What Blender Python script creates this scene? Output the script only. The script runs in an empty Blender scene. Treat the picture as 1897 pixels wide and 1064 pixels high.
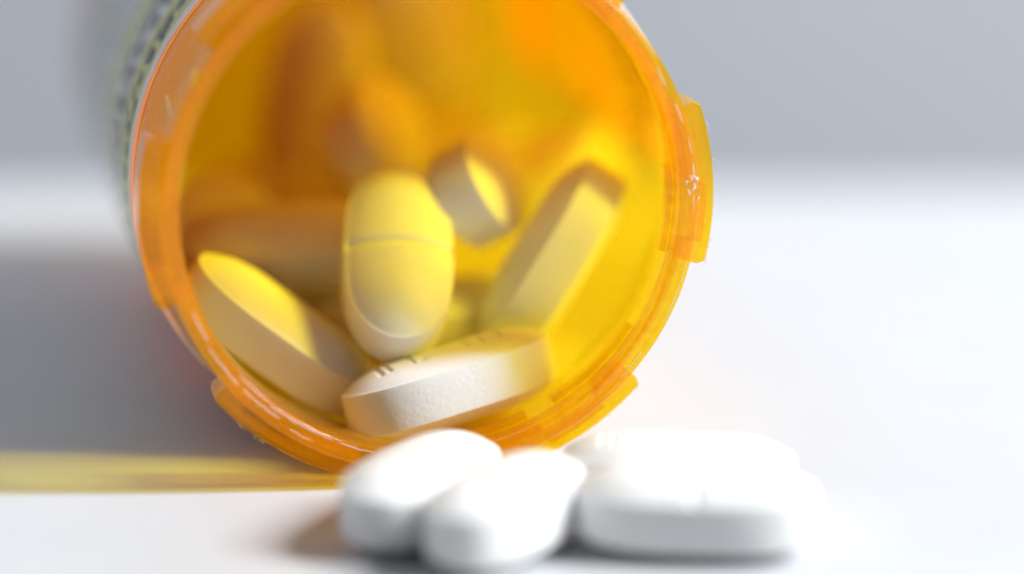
import bpy, math, random
from mathutils import Vector, Matrix
random.seed(7)
MM = 0.001
R = math.radians

# ------------------------------------------------------------------ camera
H = 21.4                      # height of the bottle axis above the table (mm)
PITCH = R(13.0)
YAW = R(10.7)
CX, CY, CD = -5.80, 5.76, 250.0
S, Cc = math.sin(PITCH), math.cos(PITCH)
CAM = Vector((-CX, -(CY * S + CD * Cc), H - CY * Cc + CD * S))   # mm
FPX = 6250.0
sc = bpy.context.scene
col = sc.collection
cam = bpy.data.cameras.new('camera')
cam.sensor_width = 36.0
cam.lens = FPX * 36.0 / 1897.0
cam.clip_start = 0.01
cam.clip_end = 20.0
cam.dof.use_dof = True
cam.dof.focus_distance = 0.2550
cam.dof.aperture_fstop = 5.7
cam.dof.aperture_blades = 9
camo = bpy.data.objects.new('camera', cam)
camo.location = CAM * MM
camo.rotation_euler = (math.pi / 2 - PITCH, 0, 0)
col.objects.link(camo)
sc.camera = camo

# ------------------------------------------------------------------ render, world, lamps
sc.view_settings.view_transform = 'Standard'
sc.view_settings.look = 'None'
sc.view_settings.exposure = 0.12
sc.view_settings.gamma = 1.0
cy = sc.cycles
cy.max_bounces = 28
cy.diffuse_bounces = 16
cy.glossy_bounces = 6
cy.transmission_bounces = 16
cy.transparent_max_bounces = 40
cy.volume_bounces = 2
cy.use_denoising = True
cy.blur_glossy = 1.0
cy.sample_clamp_indirect = 15.0
cy.caustics_reflective = True
cy.caustics_refractive = True

w = bpy.data.worlds.new('World')
sc.world = w
w.use_nodes = True
w.node_tree.nodes['Background'].inputs[0].default_value = (0.80, 0.87, 1.0, 1)
w.node_tree.nodes['Background'].inputs[1].default_value = 0.055


def area(name, loc, target, sx, sy, power, colr):
    l = bpy.data.lights.new(name, 'AREA')
    l.shape = 'RECTANGLE'
    l.size, l.size_y = sx, sy
    l.energy = power
    l.color = colr
    o = bpy.data.objects.new(name, l)
    o.location = loc
    d = Vector(target) - Vector(loc)
    o.rotation_euler = d.to_track_quat('-Z', 'Y').to_euler()
    col.objects.link(o)
    return o


# window on the right: the main light
area('window_light', (1.02, -0.10, 0.88), (0, 0.02, 0), 0.14, 0.70, 34.0, (0.955, 0.985, 1.0))
# added broad soft fill from the back left, unseen source, lifts the shadows
area('fill_light', (-0.7, 0.75, 1.0), (0, 0.05, 0), 1.3, 0.9, 9.0, (0.84, 0.91, 1.0))

# ------------------------------------------------------------------ helpers


def ray_at_y(px, py, Y):
    """point (mm, world) seen at photo pixel (px,py) on the vertical plane y=Y"""
    dx, dy = (px - 948.5) / FPX, (532.0 - py) / FPX
    d = Vector((dx, Cc + dy * S, -S + dy * Cc))
    t = (Y - CAM.y) / d.y
    return CAM + d * t


def ray_at_z(px, py, Z):
    dx, dy = (px - 948.5) / FPX, (532.0 - py) / FPX
    d = Vector((dx, Cc + dy * S, -S + dy * Cc))
    t = (Z - CAM.z) / d.z
    return CAM + d * t


def mesh_obj(name, verts, faces, mat, parent=None, smooth=True, uvs=None, scale=MM):
    me = bpy.data.meshes.new(name)
    me.from_pydata([tuple(c * scale for c in v) for v in verts], [], faces)
    me.update()
    if smooth:
        for p in me.polygons:
            p.use_smooth = True
    if uvs is not None:
        uvl = me.uv_layers.new(name='UVMap')
        for lp in me.loops:
            uvl.data[lp.index].uv = uvs[lp.vertex_index]
    if mat:
        me.materials.append(mat)
    o = bpy.data.objects.new(name, me)
    col.objects.link(o)
    if parent:
        o.parent = parent
    return o


def new_mat(name):
    m = bpy.data.materials.new(name)
    m.use_nodes = True
    nt = m.node_tree
    nt.nodes.clear()
    return m, nt, nt.nodes, nt.links


def node(ns, t, **kw):
    n = ns.new(t)
    for k, v in kw.items():
        setattr(n, k, v)
    return n


def fix_normals(o):
    import bmesh
    bm = bmesh.new()
    bm.from_mesh(o.data)
    bmesh.ops.recalc_face_normals(bm, faces=bm.faces)
    bm.to_mesh(o.data)
    bm.free()


def sharp(o, deg):
    try:
        o.data.set_sharp_from_angle(angle=R(deg))
    except Exception:
        pass


# ------------------------------------------------------------------ materials
def plastic_material(name, scatter, absorb, g, b, surf, rough, ior):
    m, nt, ns, ln = new_mat(name)
    out = node(ns, 'ShaderNodeOutputMaterial')
    tc = node(ns, 'ShaderNodeTexCoord')
    n1 = node(ns, 'ShaderNodeTexNoise')
    n1.inputs['Scale'].default_value = 1500
    n1.inputs['Detail'].default_value = 3
    n2 = node(ns, 'ShaderNodeTexNoise')
    n2.inputs['Scale'].default_value = 260
    n2.inputs['Detail'].default_value = 4
    ln.new(tc.outputs['Object'], n1.inputs['Vector'])
    ln.new(tc.outputs['Object'], n2.inputs['Vector'])
    add = node(ns, 'ShaderNodeMath', operation='ADD')
    ln.new(n1.outputs['Fac'], add.inputs[0])
    ln.new(n2.outputs['Fac'], add.inputs[1])
    bump = node(ns, 'ShaderNodeBump')
    bump.inputs['Strength'].default_value = 0.16
    bump.inputs['Distance'].default_value = 0.00025
    ln.new(add.outputs[0], bump.inputs['Height'])
    tr = node(ns, 'ShaderNodeBsdfTransparent')
    tr.inputs[0].default_value = (1.0, g, b, 1)
    rf = node(ns, 'ShaderNodeBsdfRefraction')
    rf.inputs[0].default_value = (1.0, g, b, 1)
    rf.inputs['IOR'].default_value = 1.2
    rf.inputs['Roughness'].default_value = 0.12
    ln.new(bump.outputs[0], rf.inputs['Normal'])
    mx1 = node(ns, 'ShaderNodeMixShader')
    mx1.inputs[0].default_value = 0.06
    ln.new(tr.outputs[0], mx1.inputs[1])
    ln.new(rf.outputs[0], mx1.inputs[2])
    tl = node(ns, 'ShaderNodeBsdfTranslucent')
    tl.inputs[0].default_value = (1.0, 0.60, 0.0, 1)
    df = node(ns, 'ShaderNodeBsdfDiffuse')
    df.inputs[0].default_value = (1.0, 0.50, 0.0, 1)
    mx2 = node(ns, 'ShaderNodeMixShader')
    mx2.inputs[0].default_value = 0.5
    ln.new(tl.outputs[0], mx2.inputs[1])
    ln.new(df.outputs[0], mx2.inputs[2])
    mx3 = node(ns, 'ShaderNodeMixShader')
    n3 = node(ns, 'ShaderNodeTexNoise')
    n3.inputs['Scale'].default_value = 850
    n3.inputs['Detail'].default_value = 5
    n3.inputs['Roughness'].default_value = 0.65
    ln.new(tc.outputs['Object'], n3.inputs['Vector'])
    mrs = node(ns, 'ShaderNodeMapRange')
    mrs.inputs['From Min'].default_value = 0.38
    mrs.inputs['From Max'].default_value = 0.68
    mrs.inputs['To Min'].default_value = surf * 0.45
    mrs.inputs['To Max'].default_value = surf * 2.2
    ln.new(n3.outputs['Fac'], mrs.inputs['Value'])
    ln.new(mrs.outputs[0], mx3.inputs[0])
    ln.new(mx1.outputs[0], mx3.inputs[1])
    ln.new(mx2.outputs[0], mx3.inputs[2])
    gl = node(ns, 'ShaderNodeBsdfGlossy')
    gl.inputs['Roughness'].default_value = rough
    gl.inputs[0].default_value = (1, 1, 1, 1)
    ln.new(bump.outputs[0], gl.inputs['Normal'])
    fr = node(ns, 'ShaderNodeFresnel')
    fr.inputs[0].default_value = ior
    ln.new(bump.outputs[0], fr.inputs['Normal'])
    mx4 = node(ns, 'ShaderNodeMixShader')
    geo = node(ns, 'ShaderNodeNewGeometry')
    inv = node(ns, 'ShaderNodeMath', operation='SUBTRACT')
    inv.inputs[0].default_value = 1.0
    ln.new(geo.outputs['Backfacing'], inv.inputs[1])
    ff = node(ns, 'ShaderNodeMath', operation='MULTIPLY')
    ln.new(fr.outputs[0], ff.inputs[0])
    ln.new(inv.outputs[0], ff.inputs[1])
    ln.new(ff.outputs[0], mx4.inputs[0])
    ln.new(mx3.outputs[0], mx4.inputs[1])
    ln.new(gl.outputs[0], mx4.inputs[2])
    ln.new(mx4.outputs[0], out.inputs['Surface'])
    va = node(ns, 'ShaderNodeVolumeAbsorption')
    va.inputs['Color'].default_value = (1.0, 0.88, 0.0, 1)
    va.inputs['Density'].default_value = absorb
    vs = node(ns, 'ShaderNodeVolumeScatter')
    vs.inputs['Color'].default_value = (1.0, 0.68, 0.08, 1)
    vs.inputs['Density'].default_value = scatter
    av = node(ns, 'ShaderNodeAddShader')
    ln.new(va.outputs[0], av.inputs[0])
    ln.new(vs.outputs[0], av.inputs[1])
    ln.new(av.outputs[0], out.inputs['Volume'])
    return m


def tablet_material():
    m, nt, ns, ln = new_mat('white_tablet_coating')
    out = node(ns, 'ShaderNodeOutputMaterial')
    b = node(ns, 'ShaderNodeBsdfPrincipled')
    tc = node(ns, 'ShaderNodeTexCoord')
    n1 = node(ns, 'ShaderNodeTexNoise')
    n1.inputs['Scale'].default_value = 2600
    n1.inputs['Detail'].default_value = 3
    n2 = node(ns, 'ShaderNodeTexNoise')
    n2.inputs['Scale'].default_value = 420
    n2.inputs['Detail'].default_value = 4
    ln.new(tc.outputs['Object'], n1.inputs['Vector'])
    ln.new(tc.outputs['Object'], n2.inputs['Vector'])
    patch = node(ns, 'ShaderNodeMapRange')
    patch.inputs['From Min'].default_value = 0.42
    patch.inputs['From Max'].default_value = 0.66
    patch.inputs['To Min'].default_value = 0.45
    n4 = node(ns, 'ShaderNodeTexNoise')
    n4.inputs['Scale'].default_value = 210
    n4.inputs['Detail'].default_value = 2
    ln.new(tc.outputs['Object'], n4.inputs['Vector'])
    ln.new(n4.outputs['Fac'], patch.inputs['Value'])
    mul = node(ns, 'ShaderNodeMath', operation='MULTIPLY')
    ln.new(n1.outputs['Fac'], mul.inputs[0])
    ln.new(patch.outputs[0], mul.inputs[1])
    bump = node(ns, 'ShaderNodeBump')
    bump.inputs['Strength'].default_value = 0.22
    bump.inputs['Distance'].default_value = 0.00022
    ln.new(mul.outputs[0], bump.inputs['Height'])
    cr = node(ns, 'ShaderNodeValToRGB')
    cr.color_ramp.elements[0].color = (0.80, 0.80, 0.795, 1)
    cr.color_ramp.elements[1].color = (0.86, 0.86, 0.855, 1)
    ln.new(n2.outputs['Fac'], cr.inputs[0])
    ln.new(cr.outputs[0], b.inputs['Base Color'])
    b.inputs['Roughness'].default_value = 0.55
    b.inputs['Specular IOR Level'].default_value = 0.35
    b.inputs['Subsurface Weight'].default_value = 0.35
    b.inputs['Subsurface Radius'].default_value = (1, 0.9, 0.75)
    b.inputs['Subsurface Scale'].default_value = 0.0006
    ln.new(bump.outputs[0], b.inputs['Normal'])
    ln.new(b.outputs[0], out.inputs['Surface'])
    return m


def simple(name, colr, rough, spec=0.4, noise=None):
    m, nt, ns, ln = new_mat(name)
    out = node(ns, 'ShaderNodeOutputMaterial')
    b = node(ns, 'ShaderNodeBsdfPrincipled')
    b.inputs['Base Color'].default_value = (*colr, 1)
    b.inputs['Roughness'].default_value = rough
    b.inputs['Specular IOR Level'].default_value = spec
    if noise:
        sc_, amt, bd = noise
        tc = node(ns, 'ShaderNodeTexCoord')
        n = node(ns, 'ShaderNodeTexNoise')
        n.inputs['Scale'].default_value = sc_
        n.inputs['Detail'].default_value = 5
        ln.new(tc.outputs['Object'], n.inputs['Vector'])
        cr = node(ns, 'ShaderNodeValToRGB')
        cr.color_ramp.elements[0].position = 0.3
        cr.color_ramp.elements[1].position = 0.7
        cr.color_ramp.elements[0].color = (*[c * (1 - amt) for c in colr], 1)
        cr.color_ramp.elements[1].color = (*[min(1, c * (1 + amt)) for c in colr], 1)
        ln.new(n.outputs['Fac'], cr.inputs[0])
        ln.new(cr.outputs[0], b.inputs['Base Color'])
        bp = node(ns, 'ShaderNodeBump')
        bp.inputs['Strength'].default_value = 0.2
        bp.inputs['Distance'].default_value = bd
        ln.new(n.outputs['Fac'], bp.inputs['Height'])
        ln.new(bp.outputs[0], b.inputs['Normal'])
    ln.new(b.outputs[0], out.inputs['Surface'])
    return m


def inner_paper_material():
    m, nt, ns, ln = new_mat('inner_paper_face')
    out = node(ns, 'ShaderNodeOutputMaterial')
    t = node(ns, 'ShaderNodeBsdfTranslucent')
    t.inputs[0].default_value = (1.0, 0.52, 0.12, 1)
    ln.new(t.outputs[0], out.inputs['Surface'])
    return m


def label_material(name, translucency):
    """white paper label; v (UV y) is millimetres along the bottle, u millimetres round it"""
    m, nt, ns, ln = new_mat(name)
    out = node(ns, 'ShaderNodeOutputMaterial')
    uv = node(ns, 'ShaderNodeUVMap')
    sep = node(ns, 'ShaderNodeSeparateXYZ')
    ln.new(uv.outputs[0], sep.inputs[0])
    # bands along the bottle
    mr = node(ns, 'ShaderNodeMapRange')
    mr.inputs['From Min'].default_value = 0
    mr.inputs['From Max'].default_value = 70
    ln.new(sep.outputs['Y'], mr.inputs['Value'])
    cr = node(ns, 'ShaderNodeValToRGB')
    cr.color_ramp.interpolation = 'CONSTANT'
    W = (0.95, 0.95, 0.95, 1)
    Yl = (0.72, 0.70, 0.22, 1)
    bands = [(0, W), (1.6, Yl), (8.5, W), (17.0, Yl), (22.0, W), (38, (0.55, 0.72, 0.55, 1)), (46, W), (55, (0.85, 0.45, 0.45, 1)), (63, W)]
    el = cr.color_ramp.elements
    el[0].position = 0
    el[0].color = W
    el[1].position = bands[1][0] / 70
    el[1].color = bands[1][1]
    for p, c in bands[2:]:
        e = el.new(p / 70)
        e.color = c
    ln.new(mr.outputs[0], cr.inputs[0])

    def window(val, a, b):
        g = node(ns, 'ShaderNodeMath', operation='GREATER_THAN')
        g.inputs[1].default_value = a
        l = node(ns, 'ShaderNodeMath', operation='LESS_THAN')
        l.inputs[1].default_value = b
        ln.new(val, g.inputs[0])
        ln.new(val, l.inputs[0])
        x = node(ns, 'ShaderNodeMath', operation='MULTIPLY')
        ln.new(g.outputs[0], x.inputs[0])
        ln.new(l.outputs[0], x.inputs[1])
        return x.outputs[0]

    def mul(a, b):
        x = node(ns, 'ShaderNodeMath', operation='MULTIPLY')
        ln.new(a, x.inputs[0])
        ln.new(b, x.inputs[1])
        return x.outputs[0]

    def mx(a, b):
        x = node(ns, 'ShaderNodeMath', operation='MAXIMUM')
        ln.new(a, x.inputs[0])
        ln.new(b, x.inputs[1])
        return x.outputs[0]

    def print_rows(cell_u, cell_v, thresh, off, rnd=0.75):
        """rows of print: random dark dashes on a character grid"""
        mp = node(ns, 'ShaderNodeMapping')
        mp.inputs['Scale'].default_value = (1 / cell_u, 1 / cell_v, 1)
        mp.inputs['Location'].default_value = (off, off, 0)
        ln.new(uv.outputs[0], mp.inputs[0])
        vo = node(ns, 'ShaderNodeTexVoronoi')
        vo.inputs['Scale'].default_value = 1
        vo.inputs['Randomness'].default_value = rnd
        vo.voronoi_dimensions = '2D'
        ln.new(mp.outputs[0], vo.inputs['Vector'])
        l = node(ns, 'ShaderNodeMath', operation='LESS_THAN')
        l.inputs[1].default_value = thresh
        nz = node(ns, 'ShaderNodeTexNoise')
        nz.inputs['Scale'].default_value = 1.3
        nz.inputs['Detail'].default_value = 3
        ln.new(mp.outputs[0], nz.inputs['Vector'])
        ad = node(ns, 'ShaderNodeMath', operation='MULTIPLY_ADD')
        ad.inputs[1].default_value = 1.1
        ad.inputs[2].default_value = -0.55
        ln.new(nz.outputs['Fac'], ad.inputs[0])
        sm = node(ns, 'ShaderNodeMath', operation='ADD')
        ln.new(vo.outputs['Distance'], sm.inputs[0])
        ln.new(ad.outputs[0], sm.inputs[1])
        ln.new(sm.outputs[0], l.inputs[0])
        return l.outputs[0]

    big = mul(print_rows(1.9, 2.7, 0.40, 0.0, 0.95), window(sep.outputs['Y'], 2.4, 6.3))
    small = mul(print_rows(1.2, 2.0, 0.46, 3.3), window(sep.outputs['Y'], 9.2, 16.2))
    small2 = mul(print_rows(1.1, 2.4, 0.30, 8.1), window(sep.outputs['Y'], 24.0, 36.0))
    small3 = mul(print_rows(1.3, 2.6, 0.30, 5.1), window(sep.outputs['Y'], 43.0, 55.0))
    ink = mx(mx(big, small), mx(small2, small3))
    mixc = node(ns, 'ShaderNodeMixRGB')
    mixc.inputs[2].default_value = (0.035, 0.05, 0.08, 1)
    ln.new(ink, mixc.inputs[0])
    ln.new(cr.outputs[0], mixc.inputs[1])
    d = node(ns, 'ShaderNodeBsdfPrincipled')
    d.inputs['Roughness'].default_value = 0.35
    ln.new(mixc.outputs[0], d.inputs['Base Color'])
    t = node(ns, 'ShaderNodeBsdfTranslucent')
    ln.new(mixc.outputs[0], t.inputs[0])
    ms = node(ns, 'ShaderNodeMixShader')
    ms.inputs[0].default_value = translucency
    ln.new(d.outputs[0], ms.inputs[1])
    ln.new(t.outputs[0], ms.inputs[2])
    ln.new(ms.outputs[0], out.inputs['Surface'])
    return m


M_PL = plastic_material('amber_plastic', 60, 200, 0.905, 0.14, 0.11, 0.07, 1.30)
M_LIP = plastic_material('thick_amber_plastic', 120, 420, 0.875, 0.08, 0.11, 0.05, 1.36)
M_TB = tablet_material()
M_LB = label_material('printed_paper_label', 0.94)
M_ST = label_material('printed_sticker_paper', 0.10)
M_LI = inner_paper_material()
M_TABLE = simple('white_tabletop', (0.595, 0.605, 0.625), 0.42, 0.4, (90, 0.015, 0.0002))
M_WALL = simple('blue_grey_wall', (0.65, 0.67, 0.725), 0.8, 0.2, (4, 0.04, 0.001))
M_SCUFF_GLINT = simple('white_scuff_and_glint', (0.85, 0.80, 0.72), 0.6, 0.3)  # white of the scuffs and burrs, also of the painted lip glints

# ------------------------------------------------------------------ setting
TE = 118.0   # far edge of the table (mm)


def box(name, x0, x1, y0, y1, z0, z1, mat, bev=0):
    v = [(x0, y0, z0), (x1, y0, z0), (x1, y1, z0), (x0, y1, z0), (x0, y0, z1), (x1, y0, z1), (x1, y1, z1), (x0, y1, z1)]
    f = [(0, 3, 2, 1), (4, 5, 6, 7), (0, 1, 5, 4), (1, 2, 6, 5), (2, 3, 7, 6), (3, 0, 4, 7)]
    o = mesh_obj(name, v, f, mat, smooth=False)
    if bev:
        b = o.modifiers.new('bevel', 'BEVEL')
        b.width = bev * MM
        b.segments = 4
    return o


tb = box('tabletop', -600, 600, -600, TE, -25, 0, M_TABLE, 3)
tb['kind'] = 'structure'
tb['label'] = 'smooth white tabletop'
wl = box('wall', -1500, 1500, 700, 760, -900, 1500, M_WALL)
wl['kind'] = 'structure'
wl['label'] = 'blurred blue grey wall behind the table'

# ------------------------------------------------------------------ the bottle
root = bpy.data.objects.new('pill_bottle', None)
col.objects.link(root)
root.empty_display_size = 0.01
root.location = (0, 0, 0)
root.rotation_euler = (0, 0, YAW)
root['label'] = 'open amber plastic prescription bottle lying on its side with paper label'
root['category'] = 'pill bottle'

LB = 84.0      # bottle length
RI = 18.75     # inner radius at the mouth
RO = 20.25     # outer radius of the lip


def lathe(name, prof, mat, n=256, a0=0.0, a1=360.0, parent=root, closed=True, uv=False, wob=0.0):
    """prof: list of (radius, y). closed profile loop revolved about the bottle axis."""
    full = abs(a1 - a0 - 360) < 1e-6
    steps = n if full else n + 1
    V, F, U = [], [], []
    k = len(prof)
    for i in range(steps):
        a = R(a0 + (a1 - a0) * i / n)
        for j, (r, y) in enumerate(prof):
            rr = r
            if wob:
                rr += wob * (math.sin(a * 7 + j) + math.sin(a * 13 + 2 * j)) * 0.5
            V.append((rr * math.cos(a), y, H + rr * math.sin(a)))
            U.append((math.radians(a0 + (a1 - a0) * i / n) * r, y - prof[0][1]))
    for i in range(n):
        i2 = (i + 1) % steps
        for j in range(k if closed else k - 1):
            j2 = (j + 1) % k
            F.append((i * k + j, i2 * k + j, i2 * k + j2, i * k + j2))
    if not full and closed:
        F.append(tuple(range(k))[::-1])
        F.append(tuple((steps - 1) * k + j for j in range(k)))
    o = mesh_obj(name, V, F, mat, parent, uvs=U if uv else None)
    fix_normals(o)
    sharp(o, 38)
    return o


def arcp(cx, cy_, r, a0, a1, n=5):
    return [(cx + r * math.cos(R(a0 + (a1 - a0) * i / n)), cy_ + r * math.sin(R(a0 + (a1 - a0) * i / n))) for i in range(n + 1)]


# body with lip: closed profile (outer side from the mouth to the base, then the inner side back)
prof = []
prof += [(RO - 0.36, 2.204), (RO - 0.35, 3.2), (20.4, 7.2), (20.95, 9.6), (21.15, 11.0), (21.15, LB - 1.5)]
prof += arcp(21.15 - 1.5, LB - 1.5, 1.5, 15, 90)
prof += [(15.0, LB), (14.2, LB - 0.6), (0.02, LB - 0.6)]
prof += [(0.02, LB - 1.9), (18.5, LB - 1.9), (19.5, LB - 2.4), (19.85, LB - 3.5), (19.85, 11.5), (19.6, 10.0), (18.95, 7.0)]
prof += [(18.75, 3.4), (18.74, 2.204)]
body = lathe('body', prof, M_PL, 288)
lp = arcp(RO - 0.28, 0.30, 0.28, -90, 0)
lp += [(RO, 0.95), (RO - 0.10, 1.10), (RO - 0.02, 1.25), (RO, 1.75), (RO - 0.12, 2.1), (RO - 0.36, 2.2), (18.74, 2.2), (RI, 1.2)]
lp += arcp(RI + 0.25, 0.33, 0.25, 180, 270)
lp += [(19.15, 0.10), (19.45, 0.14), (19.7, 0.06)]
lathe('lip', lp, M_LIP, 288, wob=0.012)

lathe('base_plate', [(0.02, LB - 4.2), (18.2, LB - 4.2), (18.2, LB - 1.95), (0.02, LB - 1.95)], M_LIP, 96)

# label wraps the body but leaves a bare window low on the right
LG0, LG1 = -2.0, -68.0 + 360
lab = lathe('label', [(21.22, 12.0), (21.36, 12.0), (21.36, 78.0), (21.22, 78.0)], M_LB, 220, LG0, LG1, uv=True)
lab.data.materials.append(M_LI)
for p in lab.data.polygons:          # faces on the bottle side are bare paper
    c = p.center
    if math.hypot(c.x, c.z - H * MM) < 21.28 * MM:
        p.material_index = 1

# a second printed sticker over the label on the left side
stk = lathe('sticker', [(21.38, 12.3), (21.50, 12.3), (21.50, 77.0), (21.38, 77.0)], M_ST, 120, 98.0, 222.0, uv=True)

# closure lugs round the lip: solid ends, hollow middle
def lug(a_mid, span, hollow_from, hollow_to):
    """angles in degrees; hollow_* are fractions of the span"""
    a0, a1 = a_mid - span / 2, a_mid + span / 2
    r0, r1 = RO - 0.34, 21.75
    y0, y1 = 1.5, 5.6
    n = 40
    V, F = [], []
    # cross-section ring of 8 points: solid = box, hollow = "L" folded from the back
    for i in range(n + 1):
        t = i / n
        a = R(a0 + (a1 - a0) * t)
        hollow = hollow_from < t < hollow_to
        taper = min(1.0, min(t, 1 - t) * 14 + 0.72)
        rr1 = r0 + (r1 - r0) * taper
        if hollow:
            sec = [(r0, y0), (rr1 - .12, y0), (rr1, y0 + .15), (rr1, y1), (rr1 - 0.42, y1), (rr1 - 0.42, y0 + 0.75), (r0 + 0.0, y0 + 0.75)]
        else:
            sec = [(r0, y0), (rr1 - .12, y0), (rr1, y0 + .15), (rr1, y1), (rr1 - 0.42, y1), (r0 + 0.3, y1), (r0, y1 - 0.05)]
        for (r, y) in sec:
            V.append((r * math.cos(a), y, H + r * math.sin(a)))
    k = 7
    for i in range(n):
        for j in range(k):
            j2 = (j + 1) % k
            F.append((i * k + j, (i + 1) * k + j, (i + 1) * k + j2, i * k + j2))
    F.append(tuple(range(k)))
    F.append(tuple(n * k + j for j in range(k)))
    o = mesh_obj('closure_lug', V, F, M_LIP, root)
    fix_normals(o)
    sharp(o, 35)
    b = o.modifiers.new('bevel', 'BEVEL')
    b.width = 0.00008
    b.segments = 2
    b.limit_method = 'ANGLE'
    b.angle_limit = R(40)
    return o


for am, sp, h0, h1 in ((2.5, 34, .12, .50), (62, 33, .2, .6), (126, 34, .1, .5), (182, 35, .12, .80), (237.5, 34, .22, .62), (-58, 33, .3, .75)):
    lug(am, sp, h0, h1)

# inner ledges behind the lip
for am, sp in ((-4, 20), (-46, 26), (-75, 18)):
    lathe('inner_ledge', [(18.35, 2.9), (18.77, 2.7), (18.80, 4.3), (18.45, 4.1)], M_PL, 30, am - sp / 2, am + sp / 2)

# whitened scuffs, plastic burrs and glints modelled as white mesh on the lip
def curl(name, pts, rad, mat=M_SCUFF_GLINT):
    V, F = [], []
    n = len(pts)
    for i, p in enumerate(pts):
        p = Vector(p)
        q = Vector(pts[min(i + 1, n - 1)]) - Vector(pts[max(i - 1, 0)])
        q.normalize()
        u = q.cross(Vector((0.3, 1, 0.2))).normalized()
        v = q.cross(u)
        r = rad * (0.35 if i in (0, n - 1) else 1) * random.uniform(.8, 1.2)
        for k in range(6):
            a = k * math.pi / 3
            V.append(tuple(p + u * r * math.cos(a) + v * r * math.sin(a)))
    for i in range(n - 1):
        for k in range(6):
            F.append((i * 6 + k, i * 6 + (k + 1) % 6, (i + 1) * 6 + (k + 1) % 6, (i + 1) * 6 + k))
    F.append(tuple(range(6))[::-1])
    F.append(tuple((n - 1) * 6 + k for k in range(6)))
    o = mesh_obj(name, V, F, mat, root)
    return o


def on_lip(a, r, y=0.0, dy=0.0):
    return (r * math.cos(R(a)), y + dy, H + r * math.sin(R(a)))


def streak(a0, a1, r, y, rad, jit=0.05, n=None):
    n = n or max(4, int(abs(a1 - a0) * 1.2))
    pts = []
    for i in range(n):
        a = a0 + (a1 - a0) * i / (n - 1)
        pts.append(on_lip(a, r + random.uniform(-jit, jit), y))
    curl('scuff_glint', pts, rad * 0.7)


# white lines, part wear and part painted glints, along the front of the lip (lower left) and the outer edge (right)
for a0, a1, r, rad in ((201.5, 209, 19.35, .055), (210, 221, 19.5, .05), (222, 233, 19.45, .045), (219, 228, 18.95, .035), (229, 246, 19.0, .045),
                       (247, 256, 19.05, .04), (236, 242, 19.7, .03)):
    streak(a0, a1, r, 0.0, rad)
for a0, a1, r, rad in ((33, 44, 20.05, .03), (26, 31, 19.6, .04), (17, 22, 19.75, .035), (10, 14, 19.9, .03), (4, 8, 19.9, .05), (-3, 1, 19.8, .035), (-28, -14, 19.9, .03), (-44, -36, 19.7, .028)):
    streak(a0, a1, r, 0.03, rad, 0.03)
# broken white chip on the right of the lip
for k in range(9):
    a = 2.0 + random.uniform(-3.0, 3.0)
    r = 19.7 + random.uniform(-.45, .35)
    curl('scuff_glint', [on_lip(a, r, -0.02), on_lip(a + random.uniform(.5, 1.3), r + random.uniform(-.2, .3), -0.05), on_lip(a + random.uniform(1, 2), r + random.uniform(-.3, .3), 0.0)], random.uniform(.05, .11))
# white nicks on the lugs
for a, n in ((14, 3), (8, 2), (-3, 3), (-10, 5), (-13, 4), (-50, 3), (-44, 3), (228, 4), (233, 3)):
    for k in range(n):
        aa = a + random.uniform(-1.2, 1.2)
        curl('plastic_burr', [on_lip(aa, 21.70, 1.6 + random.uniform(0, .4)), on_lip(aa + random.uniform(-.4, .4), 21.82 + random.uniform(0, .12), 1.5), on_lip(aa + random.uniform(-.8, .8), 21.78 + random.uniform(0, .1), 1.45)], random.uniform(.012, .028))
# curled shavings on the neck and lip
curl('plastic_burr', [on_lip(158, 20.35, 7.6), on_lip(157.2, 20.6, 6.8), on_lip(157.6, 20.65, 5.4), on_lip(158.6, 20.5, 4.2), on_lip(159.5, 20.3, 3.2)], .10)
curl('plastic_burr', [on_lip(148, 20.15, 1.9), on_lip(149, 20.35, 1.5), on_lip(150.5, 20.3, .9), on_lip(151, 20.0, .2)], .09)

# ------------------------------------------------------------------ tablets
TL, TW, TBAND, TD = 17.0, 8.5, 3.4, 1.3


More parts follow.
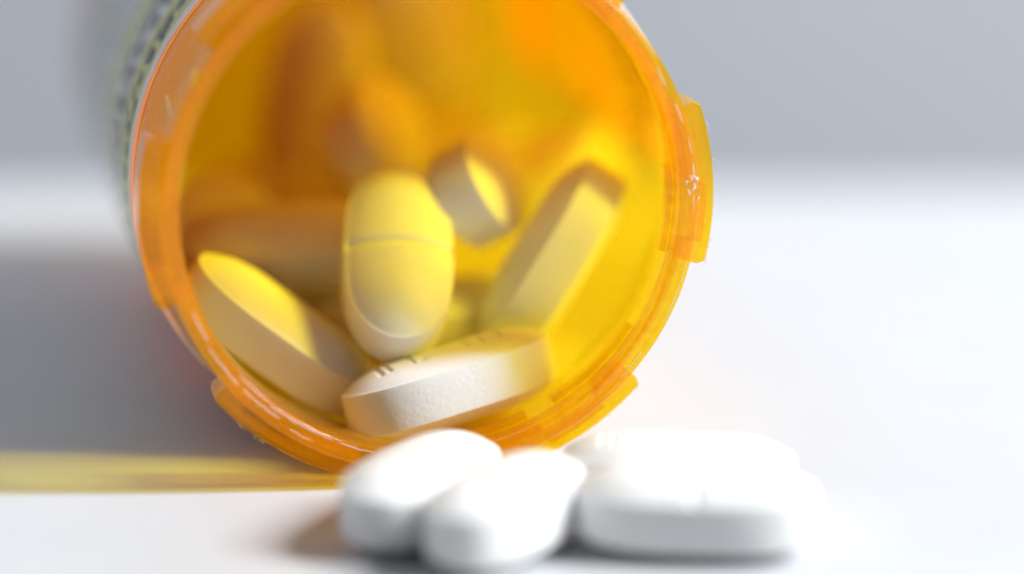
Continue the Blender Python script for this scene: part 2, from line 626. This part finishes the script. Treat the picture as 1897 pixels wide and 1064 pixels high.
def tablet_mesh(name, score, marks):
    Mr = 26
    m = TL / 2 - TW / 2
    xs = [m + (TL / 2 - m) * math.sin(math.pi / 2 * (18 - k) / 18) for k in range(18)]
    xs += [m - 2 * m * k / 72 for k in range(73)]
    xs += [-x for x in xs[:18]][::-1]
    outline = []
    for x in xs:
        e = max(0.0, 1 - (abs(x) / (TL / 2)) ** 2.9)
        outline.append((x, (TW / 2) * e ** 0.5))
    outline += [(x, -y) for x, y in outline[1:-1]][::-1]
    N = len(outline)
    V, F = [], []

    def height(x, y, t, top):
        # t: 0 centre .. 1 edge
        if t > 0.955:
            h = 0.06 * (1 - (t - .955) / .045)
        else:
            q = t / 0.955
            h = 0.06 + TD * (1 - q * q * 0.93 - 0.07 * q ** 6)
        if top and score:
            d = abs(x) / 0.42
            if d < 1 and t < .97:
                h -= 0.26 * (1 - d) ** 0.8
        if top and marks and t < .9:
            for (mx0, mx1, my0, my1) in marks:
                my0, my1 = my0 - 0.8, my1 - 0.8
                dd = max(mx0 - x, x - mx1, my0 - y, y - my1)
                if dd < 0:
                    h -= 0.20 * min(1, -dd / 0.15)
        return h

    for side in (1, -1):
        base = len(V)
        for r in range(1, Mr + 1):
            t = (r / Mr)
            for (ox, oy) in outline:
                mxp = max(-m, min(m, ox))
                x = mxp * (0.02 + 0.98 * min(1, t * 1.0)) if False else mxp + (ox - mxp) * t
                y = oy * t
                V.append((x, y, side * (TBAND / 2 + height(x, y, t, side == 1))))
        # the innermost ring is a thin strip along the middle: bridge it side to side
        for i in range(N // 2):
            a, b = base + i, base + i + 1
            c2, d2 = base + (N - i - 1) % N, base + (N - i) % N
            q = [a, b, c2, d2]
            q = [v for k, v in enumerate(q) if v not in q[:k]]
            if len(q) > 2:
                F.append(tuple(q) if side == 1 else tuple(q[::-1]))
        for r in range(Mr - 1):
            for i in range(N):
                a = base + r * N + i
                b = base + r * N + (i + 1) % N
                F.append((a, a + N, b + N, b) if side == 1 else (a, b, b + N, a + N))
    topr = (Mr - 1) * N
    botr = Mr * N + (Mr - 1) * N
    # side band with slight bulge
    rows = [topr]
    for kk, z in enumerate((0.33, 0.0, -0.33)):
        rows.append(len(V))
        for (ox, oy) in outline:
            l = math.hypot(ox, oy)
            s = 1 + 0.06 / l
            V.append((ox * s, oy * s, z * TBAND))
    rows.append(botr)
    for a, b in zip(rows[:-1], rows[1:]):
        for i in range(N):
            j = (i + 1) % N
            F.append((a + i, b + i, b + j, a + j))
    me = bpy.data.meshes.new(name)
    me.from_pydata([tuple(c * MM for c in v) for v in V], [], F)
    me.update()
    for p in me.polygons:
        p.use_smooth = True
    me.materials.append(M_TB)
    try:
        me.set_sharp_from_angle(angle=R(30))
    except Exception:
        pass
    return me


MARKS = [(-5.6, -5.2, -1.2, 1.2), (-4.9, -4.5, -1.2, 1.2), (-4.9, -3.6, .8, 1.2), (-2.9, -2.5, -1.2, 1.2), (-2.5, -1.7, -1.2, -.8),
         (1.5, 1.9, -1.2, 1.2), (2.4, 3.4, .8, 1.2), (2.7, 3.1, -1.2, .8), (4.2, 4.6, -1.2, 1.2), (4.6, 5.4, -.2, .2)]
ME_SCORE = tablet_mesh('scored_tablet', True, None)
ME_MARK = tablet_mesh('marked_tablet', False, MARKS)
ME_PLAIN = tablet_mesh('plain_tablet', False, None)
ME_BOTH = tablet_mesh('scored_marked_tablet', True, MARKS)


def tablet(me, c, long, nrm, label, group):
    L = Vector(long).normalized()
    n = Vector(nrm)
    n = (n - L * n.dot(L)).normalized()
    y = n.cross(L)
    mat = Matrix((L, y, n)).transposed().to_4x4()
    mat.translation = Vector(c) * MM
    o = bpy.data.objects.new('tablet', me)
    o.matrix_world = mat
    col.objects.link(o)
    o['label'] = label
    o['category'] = 'tablet'
    o['group'] = group
    return o


GI = 'tablets inside the amber bottle'
GF = 'loose tablets on the table before the bottle'
P = ray_at_y
# in the mouth
tablet(ME_MARK, P(835, 714, 8.0), (15, 5.0, 3.6), (-0.10, 0.16, 1), 'white tablet with dark imprint lying across the lower lip of the bottle mouth', GI)
tablet(ME_SCORE, P(736, 486, 13.5), (-0.03, .76, .65), (0.12, -.65, .76), 'upright pale yellow tablet with a score line, in the middle of the bottle', GI)
tablet(ME_PLAIN, P(513, 622, 11.8), (0.80, -.06, -.58), (0.56, -.12, .80), 'golden tablet sloping down the left inner wall just inside the mouth', GI)
tablet(ME_PLAIN, P(528, 458, 23), (1, .12, .05), (0.0, -.35, 1), 'blurred orange tablet lying crosswise behind the golden left tablet', GI)
tablet(ME_PLAIN, P(1022, 480, 18), (.52, .30, .80), (-.95, -.05, .60), 'yellow tablet leaning against the right inner wall', GI)
tablet(ME_PLAIN, P(893, 350, 23.5), (.2, 1, -.1), (.85, 0, .45), 'pale cream tablet seen end on, above right of the scored tablet', GI)
tablet(ME_PLAIN, P(697, 250, 38), (.1, 1, .12), (.8, 0, .6), 'small peach tablet end deep in the bottle, straight above the scored tablet', GI)
tablet(ME_PLAIN, P(585, 180, 60), (.22, .12, 1), (-.35, -1, .1), 'large blurred peach tablet standing at the back, left of another', GI)
tablet(ME_PLAIN, P(765, 30, 68), (-.35, .1, 1), (.1, -1, .1), 'blurred peach tablet at the top edge of the photo, right of the other standing one', GI)
tablet(ME_PLAIN, P(850, 590, 22), (.6, 1, -.05), (0, -.1, 1), 'bright yellow tablet half hidden low between the scored and the front tablet', GI)
tablet(ME_PLAIN, P(620, 590, 26), (-.5, 1, 0), (.2, -.1, 1), 'dark golden tablet mostly hidden behind the lower left of the scored tablet', GI)
tablet(ME_PLAIN, P(395, 430, 30), (.3, 1, .1), (.7, 0, .7), 'deep orange tablet at the far left of the pile', GI)
tablet(ME_PLAIN, P(1000, 330, 42), (.9, .5, .25), (-.3, -.4, 1), 'blurred amber tablet at the back behind the yellow leaning one', GI)
tablet(ME_PLAIN, P(800, 300, 56), (1, .3, .1), (0, -.3, 1), 'blurred amber tablet lying crosswise behind the cream one', GI)
tablet(ME_PLAIN, P(560, 360, 58), (1, -.4, .05), (0, -.3, 1), 'blurred dark amber tablet lying at the back under the standing peach one', GI)

# loose in front
Z = (TBAND + 2 * TD + .12) / 2
tablet(ME_PLAIN, ray_at_z(780, 908, Z), (.42, .90, 0.02), (.05, -.04, .99), 'leftmost loose white tablet in front of the bottle, overlapping its lower rim', GF)
tablet(ME_PLAIN, ray_at_z(936, 945, Z), (.42, .90, 0), (0, 0, 1), 'second loose white tablet from the left, nearest the camera', GF)
tablet(ME_SCORE, ray_at_z(1290, 944, Z), (1, -.10, 0), (-.02, -.06, 1), 'rightmost loose white tablet, lying lengthwise in front of another, with a score across it', GF)
tablet(ME_MARK, ray_at_z(1256, 881, Z), (1, -.14, 0), (0, 0, 1), 'loose white tablet lying lengthwise behind the scored one, imprint upwards', GF)
